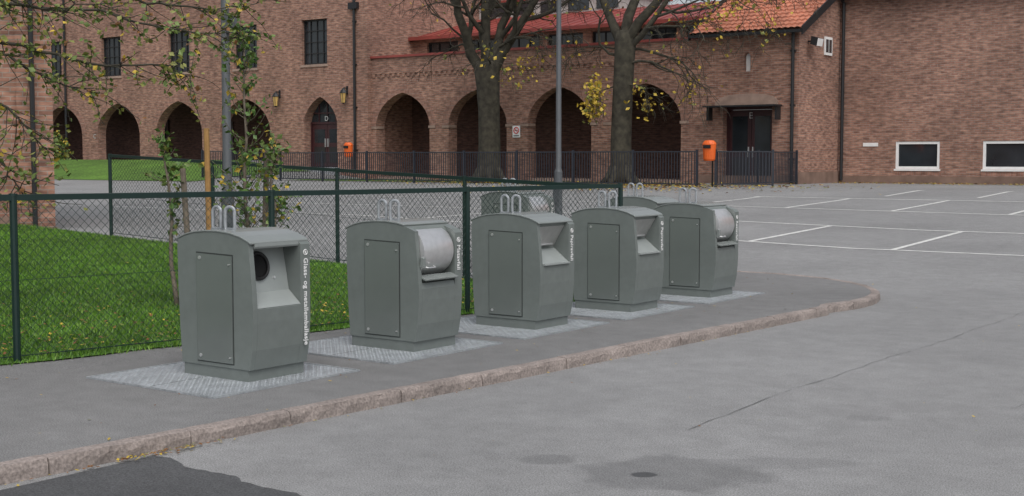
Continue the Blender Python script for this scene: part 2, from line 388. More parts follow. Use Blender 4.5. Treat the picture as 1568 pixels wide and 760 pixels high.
    for k,(rx,ry) in enumerate(((.275,.10),(.40,.12))):
        mb.tube(ringpath(rx,ry,1.12,.080,.19,.15+.2*k),.0135,8,0,closed=True)
        mb.box(rx-.05,rx+.05,ry-.02,ry+.02,1.115,1.148,0)
    mb.make('lifting_rings',[galvring],E,smooth=False)
    text('label',label,.060,white,(.7915,c2+.032,.91),RT,E,bold=.0012)
    mb=MB(); pts=[(.791,c2+.05+.02*math.cos(2*math.pi*i/20),.955+.02*math.sin(2*math.pi*i/20)) for i in range(20)]
    mb.tube(pts,.0035,4,0,closed=True); mb.box(.788,.7925,c2+.045,c2+.055,.944,.966); mb.make('label_logo',[white],E)
    if plate:
        mb=MB(); px0,px1,py0,py1=-.45,.98,-.56,.90
        mb.box(px0,px1,py0,py1,-.009,0,0)
        for (a,b,c,d) in ((px0-.02,px1+.02,py0-.02,py0-.003),(px0-.02,px1+.02,py1+.003,py1+.02),(px0-.02,px0-.003,py0-.003,py1+.003),(px1+.003,px1+.02,py0-.003,py1+.003)):
            mb.box(a,b,c,d,-.009,.004,0)
        mb.box(.255,.262,py0+.01,-.02,-.001,.0012,1)
        st=.042; i=0; x=px0+.03
        while x<px1-.02:
            y=py0+.03; j=0
            while y<py1-.02:
                if not(-.03<x<.72 and -.02<y<.59):
                    a,b=(.019,.006) if (i+j)%2 else (.006,.019)
                    mb.add([(x-a,y,0.0005),(x,y-b,.0005),(x+a,y,.0005),(x,y+b,.0005),(x,y,.006)],[(0,1,4),(1,2,4),(2,3,4),(3,0,4)],0)
                y+=st; j+=1
            x+=st; i+=1
        mb.make('base_plate',[galv,seam],E)
    return E
rows=[(6.66,'glass','Glass- og metallemballasje'),(8.56,'drum','Matavfall'),(10.38,'paper','Papiravfall'),(12.19,'paper','Papiravfall'),(14.03,'drum','Restavfall')]
for (y,k,l) in rows: make_bin(-8.09,y,k,l)
make_bin(-9.75,15.55,'paper','Papiravfall',g(-9.4,15.8)); make_bin(-11.35,14.75,'drum','Restavfall',g(-11,15))

# ------------------------------------------------------------------ chain-link fence
def chain_fence(name,pts,H,posts):
    E=empty(name); mb=MB(); mw=MB()
    for a,b in zip(pts,pts[1:]):
        a=Vector((a[0],a[1])); b=Vector((b[0],b[1])); d=b-a; Lg=d.length; u=d/Lg; nn=Vector((-u.y,u.x))
        def pt(s,h,o=0):
            p=a+u*s+nn*o; return (p.x,p.y,g(p.x,p.y)+h)
        m=int(Lg/1.0)+1
        for k in range(m):
            s0,s1=Lg*k/m,Lg*(k+1)/m
            for (z0,z1,w) in ((H-.022,H+.026,.022),(.05,.058,.003),(H*.5,H*.5+.004,.003)):
                A=[pt(s0,z0,-w),pt(s0,z0,w),pt(s0,z1,w),pt(s0,z1,-w)]; B=[pt(s1,z0,-w),pt(s1,z0,w),pt(s1,z1,w),pt(s1,z1,-w)]
                for q in range(4): mb.quad(A[q],A[(q+1)%4],B[(q+1)%4],B[q])
        sp=.075; hh=H-.05; off=-hh; NS=8
        while off<Lg:
            for sgn in (1,-1):
                pp=[]
                for q in range(NS+1):
                    t=q/NS; s_=off+hh*t if sgn>0 else off+hh*(1-t); pp.append((s_,.04+hh*t))
                run=[pt(clamp(s_,0,Lg),z_,.003*sgn) for s_,z_ in pp if -.09<=s_<=Lg+.09]
                if len(run)>1: mw.tube(run,.0023,3,0,cap=False)
            off+=sp
    for (x,y) in posts:
        z=g(x,y); mb.tube([(x,y,z-.1),(x,y,z+H+.01)],.03,10)
        mb.tube([(x,y,z+H+.01),(x,y,z+H+.035)],.034,10)
    mb.make('posts_and_rails',[fgreen],E); mw.make('wire_mesh',[fgreen],E)
    return E
ps=[]
for y in (1.2,3.67,6.13,8.6,11.1,13.62): ps.append((fenceX(y),y))
corner=(fenceX(13.62),13.62)
ps2=[(-10.84,13.64),(-13.2,13.66),(-15.9,13.68),(-18.5,13.7),corner]
chain_fence('chain_link_fence',[(fenceX(-3),-3),corner],1.35,ps)
chain_fence('chain_link_fence',[corner,(-10.84,13.64),(-13.2,13.66),(-15.9,13.68),(-18.5,13.7)],1.345,ps2[:4])

def bar_fence(name,a,b,H=1.22):
    mb=MB(); a=Vector(a); b=Vector(b); Lg=(b-a).length; u=(b-a)/Lg; nn=Vector((-u.y,u.x))
    z0=lambda p:g(p.x,p.y)-.09
    s=0
    while s<Lg:
        p=a+u*s; mb.obox((p.x,p.y),u,nn,.012,.012,z0(p)+.08,z0(p)+H-.02); s+=.11
    n=max(1,int(Lg/2.4))
    for k in range(n+1):
        p=a+u*Lg*k/n; mb.obox((p.x,p.y),u,nn,.035,.035,z0(p)-.1,z0(p)+H+.04)
    for k in range(n):
        p=a+u*Lg*k/n; q=a+u*Lg*(k+1)/n
        for h in (.1,H-.03):
            r=[[(w.x+nn.x*o,w.y+nn.y*o,z0(w)+h+dz) for o,dz in((-.02,-.02),(.02,-.02),(.02,.02),(-.02,.02))] for w in (p,q)]
            for i in range(4): mb.quad(r[0][i],r[0][(i+1)%4],r[1][(i+1)%4],r[1][i])
    mb.make(name,[fdark])
bar_fence('metal_railing',(-46,39),(-21.05,39)); bar_fence('metal_railing',(-20.55,39.4),(-20.25,45.2)); bar_fence('metal_railing',(-20.55,39.4),(-18.9,40.3))
# ------------------------------------------------------------------ buildings
def archcurve(x0,x1,zs,zt,n=18,k=.2):
    xc=(x0+x1)/2; r=(x1-x0)/2; out=[]
    for i in range(n+1):
        a=-math.cos(math.pi*i/n); out.append((xc+r*a, zs+(zt-zs)*((1-k)*math.sqrt(max(0,1-a*a))+k*(1-abs(a)))))
    return out
def band(mb,y,x0,x1,z0,z1,ops,depth,mat=0,ring=None):
    x=x0
    for op in sorted(ops,key=lambda o:o['x0']):
        mb.quad((x,y,z0),(op['x0'],y,z0),(op['x0'],y,z1),(x,y,z1),mat)
        a,b,zb=op['x0'],op['x1'],op['zb']
        c=archcurve(a,b,op['zs'],op['zt'],k=op.get('k',.2)) if 'zs' in op else [(a,op['zt']),(b,op['zt'])]
        for p,q in zip(c,c[1:]):
            mb.quad((p[0],y,p[1]),(q[0],y,q[1]),(q[0],y,z1),(p[0],y,z1),mat)
            mb.quad((p[0],y,p[1]),(q[0],y,q[1]),(q[0],y+depth,q[1]),(p[0],y+depth,p[1]),mat)
        if zb>z0: 
            mb.quad((a,y,z0),(b,y,z0),(b,y,zb),(a,y,zb),mat)
            mb.quad((a,y,zb),(b,y,zb),(b,y+depth,zb),(a,y+depth,zb),mat)
        zl=c[0][1]
        mb.quad((a,y,zb),(a,y+depth,zb),(a,y+depth,zl),(a,y,zl),mat)
        mb.quad((b,y,zb),(b,y+depth,zb),(b,y+depth,zl),(b,y,zl),mat)
        if ring is not None and 'zs' in op:
            xc=(a+b)/2; w=.38; yy=y-.012
            ro=[(xc+(p[0]-xc)*(1+2*w/(b-a)), op['zs']+(p[1]-op['zs'])*(1+w/(op['zt']-op['zs']))) for p in c]
            for i in range(len(c)-1):
                mb.quad((c[i][0],yy,c[i][1]),(c[i+1][0],yy,c[i+1][1]),(ro[i+1][0],yy,ro[i+1][1]),(ro[i][0],yy,ro[i][1]),ring)
                mb.quad((ro[i][0],yy,ro[i][1]),(ro[i+1][0],yy,ro[i+1][1]),(ro[i+1][0],y,ro[i+1][1]),(ro[i][0],y,ro[i][1]),ring)
                mb.quad((c[i][0],yy,c[i][1]),(c[i+1][0],yy,c[i+1][1]),(c[i+1][0],y,c[i+1][1]),(c[i][0],y,c[i][1]),ring)
        x=b
    mb.quad((x,y,z0),(x1,y,z0),(x1,y,z1),(x,y,z1),mat)
def window(mb,y,x0,x1,z0,z1,nx,nz,fw=.07,bw=.035,mf=0,mg=1):
    mb.quad((x0,y+.03,z0),(x1,y+.03,z0),(x1,y+.03,z1),(x0,y+.03,z1),mg)
    mb.box(x0,x0+fw,y-.03,y+.02,z0,z1,mf); mb.box(x1-fw,x1,y-.03,y+.02,z0,z1,mf)
    mb.box(x0+fw,x1-fw,y-.03,y+.02,z0,z0+fw,mf); mb.box(x0+fw,x1-fw,y-.03,y+.02,z1-fw,z1,mf)
    for i in range(1,nx):
        x=x0+(x1-x0)*i/nx; mb.box(x-bw/2,x+bw/2,y-.02,y+.015,z0+fw,z1-fw,mf)
    for i in range(1,nz):
        z=z0+(z1-z0)*i/nz; mb.box(x0+fw,x1-fw,y-.016,y+.012,z-bw/2,z+bw/2,mf)
BE=empty('brick_arcade_building')
YL,YA=45.25,45.5
XE=-41.7; XR=-20.35
mb=MB()
arc=[dict(x0=c-1.85,x1=c+1.85,zb=.2,zs=3.0,zt=4.65) for c in (-70.5,-65.4,-60.3,-55.2,-50.1)]+[dict(x0=-45.9,x1=-43.7,zb=.2,zs=3.35,zt=4.6,k=.35)]
band(mb,YL,-85,XE,-.5,5.5,arc,.55,0,ring=1)
wins=[dict(x0=c-.85,x1=c+.85,zb=6.15,zt=8.3) for c in (-77,-71.5,-66.2,-60.8,-55.1,-50.0,-45.15)]
band(mb,YL,-85,XE,5.5,12.5,wins,.25,0)
mb.quad((XE,YL,-.5),(XE,62,-.5),(XE,62,12.5),(XE,YL,12.5),0)
mb.quad((-85,YL,-.5),(-85,62,-.5),(-85,62,12.5),(-85,YL,12.5),0)
mb.quad((-85,62,-.5),(XE,62,-.5),(XE,62,12.5),(-85,62,12.5),0)
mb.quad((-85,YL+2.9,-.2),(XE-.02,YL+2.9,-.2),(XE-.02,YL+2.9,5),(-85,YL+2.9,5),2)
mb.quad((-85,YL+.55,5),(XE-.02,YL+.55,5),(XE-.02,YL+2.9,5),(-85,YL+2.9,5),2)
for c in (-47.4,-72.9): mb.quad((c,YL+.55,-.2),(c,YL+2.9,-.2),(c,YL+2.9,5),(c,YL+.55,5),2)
mb.box(-85,-47.4,YL+.05,YL+2.9,1.0,1.5,3)
for w in wins: mb.box(w['x0']-.06,w['x1']+.06,YL-.05,YL+.02,w['zb']-.12,w['zb']-.002,3)
mb.make('walls_tall_wing',[brick,brick_arch,brick_in,stone],BE)
mb=MB()
for w in wins: window(mb,YL+.2,w['x0'],w['x1'],w['zb'],w['zt'],4,4)
mb.make('windows_tall_wing',[darkfr,glass],BE)
mb=MB(); mb.add([(-86,44.6,12.5),(XE+.6,44.6,12.5),(XE+.6,53.6,17),(-86,53.6,17),(-86,62.6,12.5),(XE+.6,62.6,12.5)],[(0,1,2,3),(3,2,5,4)],0)
mb.add([(XE,YL,12.5),(XE,62,12.5),(XE,53.6,16.9)],[(0,1,2)],1)
mb.make('roof_tall_wing',[tile,brick],BE)
mb=MB()
def door(x0,x1,y,z0,z1,leaves=2,glassp=True):
    w=(x1-x0)/leaves
    mb.box(x0-.08,x1+.08,y-.02,y+.1,z1,z1+.1,0); mb.box(x0-.08,x0,y-.02,y+.1,z0,z1,0); mb.box(x1,x1+.08,y-.02,y+.1,z0,z1,0)
    for i in range(leaves):
        a=x0+w*i+.01; b=a+w-.02; mb.box(a,b,y+.02,y+.07,z0,z1-.01,0)
        mb.box(a+.12,b-.12,y+.008,y+.018,z0+.2,z0+.95,3)
        if glassp: mb.box(a+.14,b-.14,y+.010,y+.018,z0+1.15,z1-.25,1)
        hx=b-.08 if i==0 else a+.08; mb.box(hx-.02,hx+.02,y-.05,y+.02,z0+.95,z0+1.35,2)
door(-45.8,-43.8,YL+.45,1.25,3.3)
c=archcurve(-45.9,-43.7,3.35,4.6,k=.35); mb.add([(p[0],YL+.52,p[1]) for p in c],[tuple(range(len(c)))],1)
for i in range(1,4): mb.box(-45.9+.55*i-.025,-45.9+.55*i+.025,YL+.47,YL+.51,3.4,4.3,0)
mb.box(-45.9,-43.7,YL+.46,YL+.51,3.8,3.86,0)
door(-61.0,-59.6,YL+2.8,1.5,3.7); door(-50.8,-49.4,YL+2.8,1.5,3.7)
mb.make('doors_tall_wing',[maroon,glass,steel,darkfr],BE)
mb=MB(); mb.box(-54.9,-54.2,YL+2.7,YL+2.85,1.5,3.6); mb.box(-46.1,-43.5,44.9,YL+.5,-.2,1.22); mb.make('pale_door_and_step',[M('pale_door',(.35,.36,.38),.5)],BE)
text('letter_D','D',.34,offwhite,(-44.8,YL+.42,3.45),(math.radians(90),0,0),BE,'CENTER')
text('letter_C','C',.34,offwhite,(-62.35,YL-.05,2.75),(math.radians(90),0,0),BE,'CENTER')
mb=MB()
arcs=[dict(x0=c-1.62,x1=c+1.62,zb=.2,zs=3.15,zt=4.66) for c in (-39.8,-35.45,-31.1,-26.9)]
band(mb,YA,XE,-24.5,-.5,6.25,arcs,.6,0,ring=1)
mb.box(XE+.002,-24.5,YA-.045,YA-.002,5.55,5.70,0)
for i in range(56): mb.box(XE+.1+i*.305,XE+.25+i*.305,YA-.043,YA-.002,5.40,5.55,0)
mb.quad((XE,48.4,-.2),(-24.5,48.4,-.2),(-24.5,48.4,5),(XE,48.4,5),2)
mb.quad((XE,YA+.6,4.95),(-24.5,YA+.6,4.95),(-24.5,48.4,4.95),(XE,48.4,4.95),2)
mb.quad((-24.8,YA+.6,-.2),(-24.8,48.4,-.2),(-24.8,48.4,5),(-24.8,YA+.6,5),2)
mb.box(XE,-24.5,YA+.05,48.4,.4,.8,3)
for c in (-39.8,-35.45,-31.1,-26.9):
    for sx in (-1.62,1.62):
        mb.box(c+sx-.04 if sx>0 else c+sx-.36,c+sx+.36 if sx>0 else c+sx+.04,YA-.04,YA+.5,3.02,3.13,3)
uw=[dict(x0=x,x1=x+1.9,zb=6.35,zt=7.2) for x in [-40.9+2.35*i for i in range(7)]]
band(mb,48.6,XE,-24.5,5.0,7.45,uw,.2,0)
mb.quad((XE,YA+.3,5.9),(-24.5,YA+.3,5.9),(-24.5,48.6,5.9),(XE,48.6,5.9),3)
mb.make('walls_arcade',[brick,brick_arch,brick_in,stone],BE)
mb=MB()
for w in uw: window(mb,48.75,w['x0'],w['x1'],w['zb'],w['zt'],3,1)
mb.make('windows_upper',[darkfr,glass],BE)
mb=MB(); mb.box(XE+.01,-24.6,YA-.08,YA+.42,6.281,6.38,0)
ZR=8.75
mb.quad((XE+.01,48.2,7.4),(-23.5,48.2,7.4),(-23.5,53.6,ZR),(XE+.01,53.6,ZR),0); mb.box(XE+.01,-23.5,48.12,48.19,7.30,7.46,0)
for i in range(30):
    x=XE+.3+i*.6; mb.add([(x,48.2,7.43),(x+.03,48.2,7.43),(x+.03,53.6,ZR+.03),(x,53.6,ZR+.03),(x,48.2,7.39),(x+.03,48.2,7.39),(x+.03,53.6,ZR-.01),(x,53.6,ZR-.01)],[(0,1,2,3),(0,4,5,1),(0,3,7,4),(1,5,6,2)],0)
mb.quad((XE+.01,53.6,ZR),(-23.5,53.6,ZR),(-23.5,59,7.4),(XE+.01,59,7.4),0)
mb.make('red_roof',[redmetal],BE)
mb=MB(); mb.box(XE+.01,-33,53.7,58,7,9.5,0); mb.box(XE+.005,-32.8,53.6,58.1,9.5,9.62,1)
for i in range(5): mb.box(XE+.6+i*1.65,XE+1.8+i*1.65,53.66,53.699,8.85,9.4,2)
mb.make('clerestory',[M('pale_render',(.42,.40,.38),.8),redmetal,glass],BE)
mb=MB()
band(mb,YA,-24.5,XR,-.5,4.6,[dict(x0=-23.45,x1=-21.4,zb=.70,zt=3.62)],.45,0)
band(mb,YA,-24.5,XR,4.6,6.5,[dict(x0=-22.58,x1=-22.32,zb=4.95,zs=5.5,zt=5.68)],.2,0)
yk=49.4; zk=6.5+(yk-YA)*.51
mb.add([(XR,YA,-.5),(XR,yk,-.5),(XR,yk,zk),(XR,YA,6.5)],[(0,1,2,3)],0)
mb.add([(XR,yk,6),(XR,57.1,6),(XR,57.1,6.5),(XR,51.3,9.46),(XR,yk,zk)],[(0,1,2,3,4)],0)
mb.add([(-24.5,YA,5.5),(-24.5,57.1,5.5),(-24.5,57.1,6.5),(-24.5,51.3,9.46),(-24.5,YA,6.5)],[(0,1,2,3,4)],0)
mb.box(-23.75,-21.15,YA-.10,YA+.2,3.625,3.85,3)
c=archcurve(-23.7,-21.2,3.853,4.12,10,0); mb.add([(p[0],YA-.05,p[1]) for p in c],[tuple(range(len(c)))],3)
for i in range(len(c)-1): mb.quad((c[i][0],YA-.05,c[i][1]),(c[i+1][0],YA-.05,c[i+1][1]),(c[i+1][0],YA,c[i+1][1]),(c[i][0],YA,c[i][1]),3)
mb.box(-24.5,XR+.04,YA-.04,YA-.001,-.2,1.0,4)
mb.box(XR+.001,XR+.05,YA-.04,yk-.05,-.2,1.15,4)
mb.make('walls_entrance',[brick,brick_arch,brick_in,stone,plinthm],BE)
mb=MB(); door(-23.37,-21.48,YA+.35,.75,3.52); mb.quad((-22.58,YA+.18,4.95),(-22.32,YA+.18,4.95),(-22.32,YA+.18,5.7),(-22.58,YA+.18,5.7),4)
mb.make('door_entrance',[maroon,glass,steel,darkfr,white],BE)
mb=MB(); mb.box(-23.95,-20.95,YA-.75,YA-.101,3.60,3.66,0); mb.box(-23.9,-23.84,YA-.5,YA-.11,3.1,3.6,0); mb.box(-21.06,-21.0,YA-.5,YA-.11,3.1,3.6,0); mb.make('canopy',[blackm],BE)
text('letter_E','E',.34,offwhite,(-22.42,YA+.30,3.18),(math.radians(90),0,0),BE,'CENTER')
mb=MB(); X0,X1=-24.75,XR+.25; nxx=int((X1-X0)/.04); rowsN=18
yA,yB=YA-.35,51.3; zA=6.40; sl=.51
vs=[];nv=nxx+1; k=0
for j in range(rowsN):
    for e in (0,1):
        t=(j+e)/rowsN; yy=yA+(yB-yA)*t; lift=.06*(1-e)
        for i in range(nv):
            x=X0+(X1-X0)*i/nxx; vs.append((x,yy,zA+(yy-yA)*sl+lift+.04*abs(math.sin(math.pi*x/.24))))
fs=[]
for r in range(2*rowsN-1):
    for i in range(nxx): fs.append((r*nv+i,r*nv+i+1,(r+1)*nv+i+1,(r+1)*nv+i))
mb.add(vs,fs,0); mb.quad((X0,yB,9.5),(X1,yB,9.5),(X1,57.5,6.4),(X0,57.5,6.4),0)
mb.tube([(X0,yB,9.56),(X1,yB,9.56)],.12,8,0)
for X,sg in ((X0-.05,1),(X1+.001,1)):
    mb.add([(X,yA-.05,zA-.22),(X+.05,yA-.05,zA-.22),(X+.05,yB,9.28),(X,yB,9.28),(X,yA-.05,zA+.1),(X+.05,yA-.05,zA+.1),(X+.05,yB,9.62),(X,yB,9.62)],[(0,1,2,3),(4,5,6,7),(0,1,5,4),(1,2,6,5),(0,3,7,4)],1)
mb.box(X0,X1,yA-.12,yA-.01,zA-.12,zA-.01,1); mb.box(X0,X1,yA,YA-.002,zA-.05,zA-.02,1)
mb.make('tiled_roof',[tile,blackm],BE)
mb=MB()
for (x,y,zt,zb) in ((-42.45,YL-.10,12.4,1.0),(-64.9,YL-.10,12.4,1.0),(-20.55,YA-.10,6.4,.6),(-73.9,YL-.1,12.4,1)):
    mb.tube([(x,y,zb),(x,y,zt)],.065,8); 
    z=zb+1
    while z<zt: mb.box(x-.09,x+.09,y-.03,y+.1,z,z+.06); z+=2
mb.box(-42.75,-42.2,YL-.2,YL-.02,8.6,8.9)
mb.make('drain_pipes',[blackm],BE)
for (x,z) in ((-47.55,4.15),(-43.0,4.2)):
    L=empty('wall_lantern',(x,YL-.28,z)); mb=MB()
    mb.box(-.02,.02,.0,.28,.72,.77,0); mb.box(-.05,.05,.24,.278,.45,.85,0)
    hexr=lambda r,zz:[(r*math.cos(math.pi/3*i),r*math.sin(math.pi/3*i),zz) for i in range(6)]
    prof=[(.02,0),(.10,.06),(.15,.5),(.19,.52),(.10,.66),(.03,.74)]
    vs=[]; 
    for r,zz in prof: vs+=hexr(r,zz)
    for k2 in range(5):
        mb.add(vs,[(k2*6+i,k2*6+(i+1)%6,(k2+1)*6+(i+1)%6,(k2+1)*6+i) for i in range(6)],1 if k2==1 else 0)
    for i in range(6):
        a=math.pi/3*i; mb.tube([(.105*math.cos(a),.105*math.sin(a),.06),(.155*math.cos(a),.155*math.sin(a),.5)],.012,4,0)
    mb.make('body',[blackm,amber],L)
RB=empty('brick_building'); YR=49.4
mb=MB()
bw=[dict(x0=-18.05,x1=-16.35,zb=1.25,zt=2.3),dict(x0=-14.75,x1=-13.05,zb=1.25,zt=2.3),dict(x0=-11.4,x1=-9.7,zb=1.25,zt=2.3),dict(x0=-8.1,x1=-6.4,zb=1.25,zt=2.3)]
band(mb,YR,XR+.003,8,-.3,8.3,bw,.16,0)
mb.quad((8,YR,-.3),(8,65,-.3),(8,65,8.3),(8,YR,8.3),0); mb.quad((XR,YR,8.3),(XR,65,8.3),(XR,57,12),(XR,57,12),0); mb.quad((XR,65,-.3),(8,65,-.3),(8,65,8.3),(XR,65,8.3),0)
for w in bw: mb.box(w['x0']-.05,w['x1']+.05,YR-.035,YR-.001,w['zb']-.75,w['zb']-.10,2)
mb.box(XR+.06,8,YR-.05,YR-.038,-.1,.98,1)
mb.make('walls',[brick_r,plinthm,brick_arch],RB)
mb=MB()
for w in bw:
    window(mb,YR+.05,w['x0'],w['x1'],w['zb'],w['zt'],1,1,fw=.10,mf=0,mg=1)
    mb.box(w['x0']-.04,w['x1']+.04,YR-.06,YR+.05,w['zb']-.07,w['zb']-.002,0)
mb.box(-19.35,-18.75,YR-.03,YR-.005,2.12,2.26,0)
mb.make('windows',[white,glass],RB)
mb=MB(); mb.box(XR+.01,8.3,YR-.55,YR-.4,7.85,8.0,0); mb.box(XR+.01,8.3,YR-.4,YR-.002,7.95,8.02,0)
mb.tube([(XR+.17,YR-.15,.8),(XR+.17,YR-.15,7.7),(XR+.17,YR-.45,7.9)],.07,8,0)
mb.add([(XR+.01,YR-.5,8.0),(8.4,YR-.5,8.0),(8.4,57,12.2),(XR+.01,57,12.2),(XR,65.5,8),(8.4,65.5,8)],[(0,1,2,3),(3,2,5,4)],1)
mb.make('roof_and_gutter',[blackm,tile],RB)
mb=MB(); x=XR+.02
mb.box(x-.01,x+.04,47.75,48.45,5.62,6.32,0); mb.box(x+.041,x+.046,47.83,48.08,5.72,6.22,1); mb.box(x+.041,x+.046,48.13,48.38,5.72,6.22,1)
mb.make('side_window',[white,glass],BE)
F=empty('flood_light',(XR,46.3,5.9)); mb=MB(); mb.box(0,.3,-.04,.04,.1,.16,0); mb.add([(.2,-.28,.0),(.45,-.28,-.08),(.45,.28,-.08),(.2,.28,0),(.24,-.28,.3),(.5,-.28,.22),(.5,.28,.22),(.24,.28,.3)],[(0,3,2,1),(4,5,6,7),(0,1,5,4),(2,3,7,6),(3,0,4,7)],0)
mb.add([(.45,-.26,-.07),(.45,.26,-.07),(.5,.26,.21),(.5,-.26,.21)],[(0,1,2,3)],1); mb.make('body',[blackm,white],F)
c0=Vector((-21.15,14.35)); bdir=Vector((-.835,.550)).normalized(); fdir=Vector((-bdir.y,bdir.x)) 
fdir=-fdir if fdir.x>0 else fdir
NB=empty('brick_building',(c0.x,c0.y,0)); ang=math.atan2(-fdir.y,-fdir.x); NB.rotation_euler=(0,0,ang)
mb=MB()
mb.box(-9,0,0,7,-.2,7.5,0)
mb.box(-.55,.07,-.08,.5,.0,7.4,0)
mb.box(-9,-.56,-.05,-.001,-.1,.62,1)
mb.box(-.56,.10,-.12,-.081,.0,.42,1)
mb.make('walls',[brick,plinthm],NB)
mb=MB(); mb.tube([(-.28,-.22,.3),(-.28,-.22,7)],.045,8); mb.make('drain_pipe',[blackm],NB)
mb=MB(); mb.add([(-9.4,-.5,7.4),(.5,-.5,7.4),(.5,3.5,9.8),(-9.4,3.5,9.8),(.5,7.5,7.4),(-9.4,7.5,7.4)],[(0,1,2,3),(3,2,4,5),(1,4,2),(0,3,5)],0); mb.make('roof',[tile],NB)

N_=empty('no_smoking_sign',(-33.28,YA-.04,2.55)); mb=MB(); mb.box(-.2,.2,-.01,.0,0,.5,0)
mb.tube([(.13*math.cos(2*math.pi*i/20),-.02,.3+.13*math.sin(2*math.pi*i/20)) for i in range(20)],.018,5,1,closed=True)
mb.tube([(-.09,-.02,.39),(.09,-.02,.21)],.014,5,1); mb.box(-.07,.08,-.016,-.011,.28,.31,2); mb.box(-.15,.15,-.016,-.011,.05,.09,2)
mb.make('board',[white,signred,blackm],N_)
def litter(x,y,z0,gz,toward=1):
    E=empty('litter_bin',(x,y,0)); mb=MB()
    pr=[(.17,0),(.20,.05),(.225,.52),(.235,.55),(.22,.60),(.15,.68),(.0,.70)]
    n=16
    vs=[(r*math.cos(2*math.pi*i/n)*1.05,r*math.sin(2*math.pi*i/n)*.8,z0+zz) for r,zz in pr for i in range(n)]
    mb.add(vs,[(k*n+i,k*n+(i+1)%n,(k+1)*n+(i+1)%n,(k+1)*n+i) for k in range(len(pr)-1) for i in range(n)]+[tuple(range(n))],0)
    mb.box(-.13,.13,-.2,-.14,z0+.42,z0+.53,1)
    mb.tube([(0,.24,gz-.05),(0,.24,z0+.6)],.03,8,1); mb.box(-.04,.04,.15,.24,z0+.3,z0+.36,1)
    mb.make('body',[orange,rubber],E,smooth=False)
litter(-20.75,39.3,1.58,.65); litter(-42.45,YL-.55,1.7,1.0)
def lamp(F_,R_,H,arm,box=False):
    x,y=W(F_,R_); z=g(x,y)-.05; E=empty('street_lamp',(x,y,z)); mb=MB()
    mb.tube([(0,0,0),(0,0,1.1)],.085,14,0); mb.tube([(0,0,1.1),(0,0,1.18),(0,0,H)],[.085,.06,.045],14,0)
    mb.tube([(0,0,H),(0,0,H+.25),(.15*arm,0,H+.42),(.5*arm,0,H+.45)],.035,8,0)
    mb.add([(.4*arm,-.15,H+.42),(1.1*arm,-.11,H+.46),(1.1*arm,.11,H+.46),(.4*arm,.15,H+.42),(.45*arm,-.1,H+.54),(1.0*arm,-.07,H+.54),(1.0*arm,.07,H+.54),(.45*arm,.1,H+.54)],[(0,1,2,3),(4,5,6,7),(0,1,5,4),(1,2,6,5),(2,3,7,6),(3,0,4,7)],0)
    mb.box(-.085,.085,-.09,-.08,.4,.75,0)
    if box: mb.box(.04,.16,-.06,.06,3.25,3.42,0); mb.box(.06,.14,-.04,.04,3.18,3.25,0)
    mb.make('pole',[pole],E,smooth=True).modifiers.new('e','EDGE_SPLIT')
    return E
lamp(17,-3.70,6.0,1,True)
lamp(28,.995,7.5,-1)
# ------------------------------------------------------------------ trees
def leafquad(mb,p,s,mat,R=rng):
    d=Vector((R.gauss(0,1),R.gauss(0,1),R.gauss(0,.7))).normalized(); n=d.orthogonal().normalized(); n.rotate(Matrix.Rotation(R.uniform(0,6.28),3,d)); w=n*s*.36
    p=Vector(p); m=p+d*s*.5; b=d.cross(n)*s*.08
    mb.add([p,m+w+b,p+d*s,m-w+b],[(0,1,2),(0,2,3)],mat)
def grow(mb,lp,p,d,Ln,r,lv,mx,R,droop=.0,up=.12,nch=(3,4),spr=.75,seg=4,wob=.22):
    pts=[Vector(p)]; rr=[r]; d=Vector(d).normalized()
    for i in range(seg):
        d=(d+Vector((R.gauss(0,wob),R.gauss(0,wob),R.gauss(0,wob*.7)+(up if lv<mx-1 else -droop)))).normalized()
        pts.append(pts[-1]+d*Ln/seg); rr.append(r*(1-.45*(i+1)/seg))
    mb.tube(pts,rr,8 if lv<2 else (5 if lv<3 else 3),0,cap=False)
    if lv>=mx-1: lp+=pts[1:]
    if lv>=mx: return
    for k in range(R.randint(*nch)):
        t=R.uniform(.3,1) if k else 1; i=min(seg-1,int(t*seg)); q=pts[i].lerp(pts[i+1],t*seg-i) if i<seg else pts[-1]
        o=d.orthogonal().normalized(); o.rotate(Matrix.Rotation(R.uniform(0,6.28),3,d))
        nd=(d*(1-spr*.5)+o*spr*R.uniform(.6,1.2)).normalized()
        grow(mb,lp,q,nd,Ln*R.uniform(.55,.8),max(.011,rr[i]*R.uniform(.5,.7)),lv+1,mx,R,droop,up,nch,spr,seg,wob)
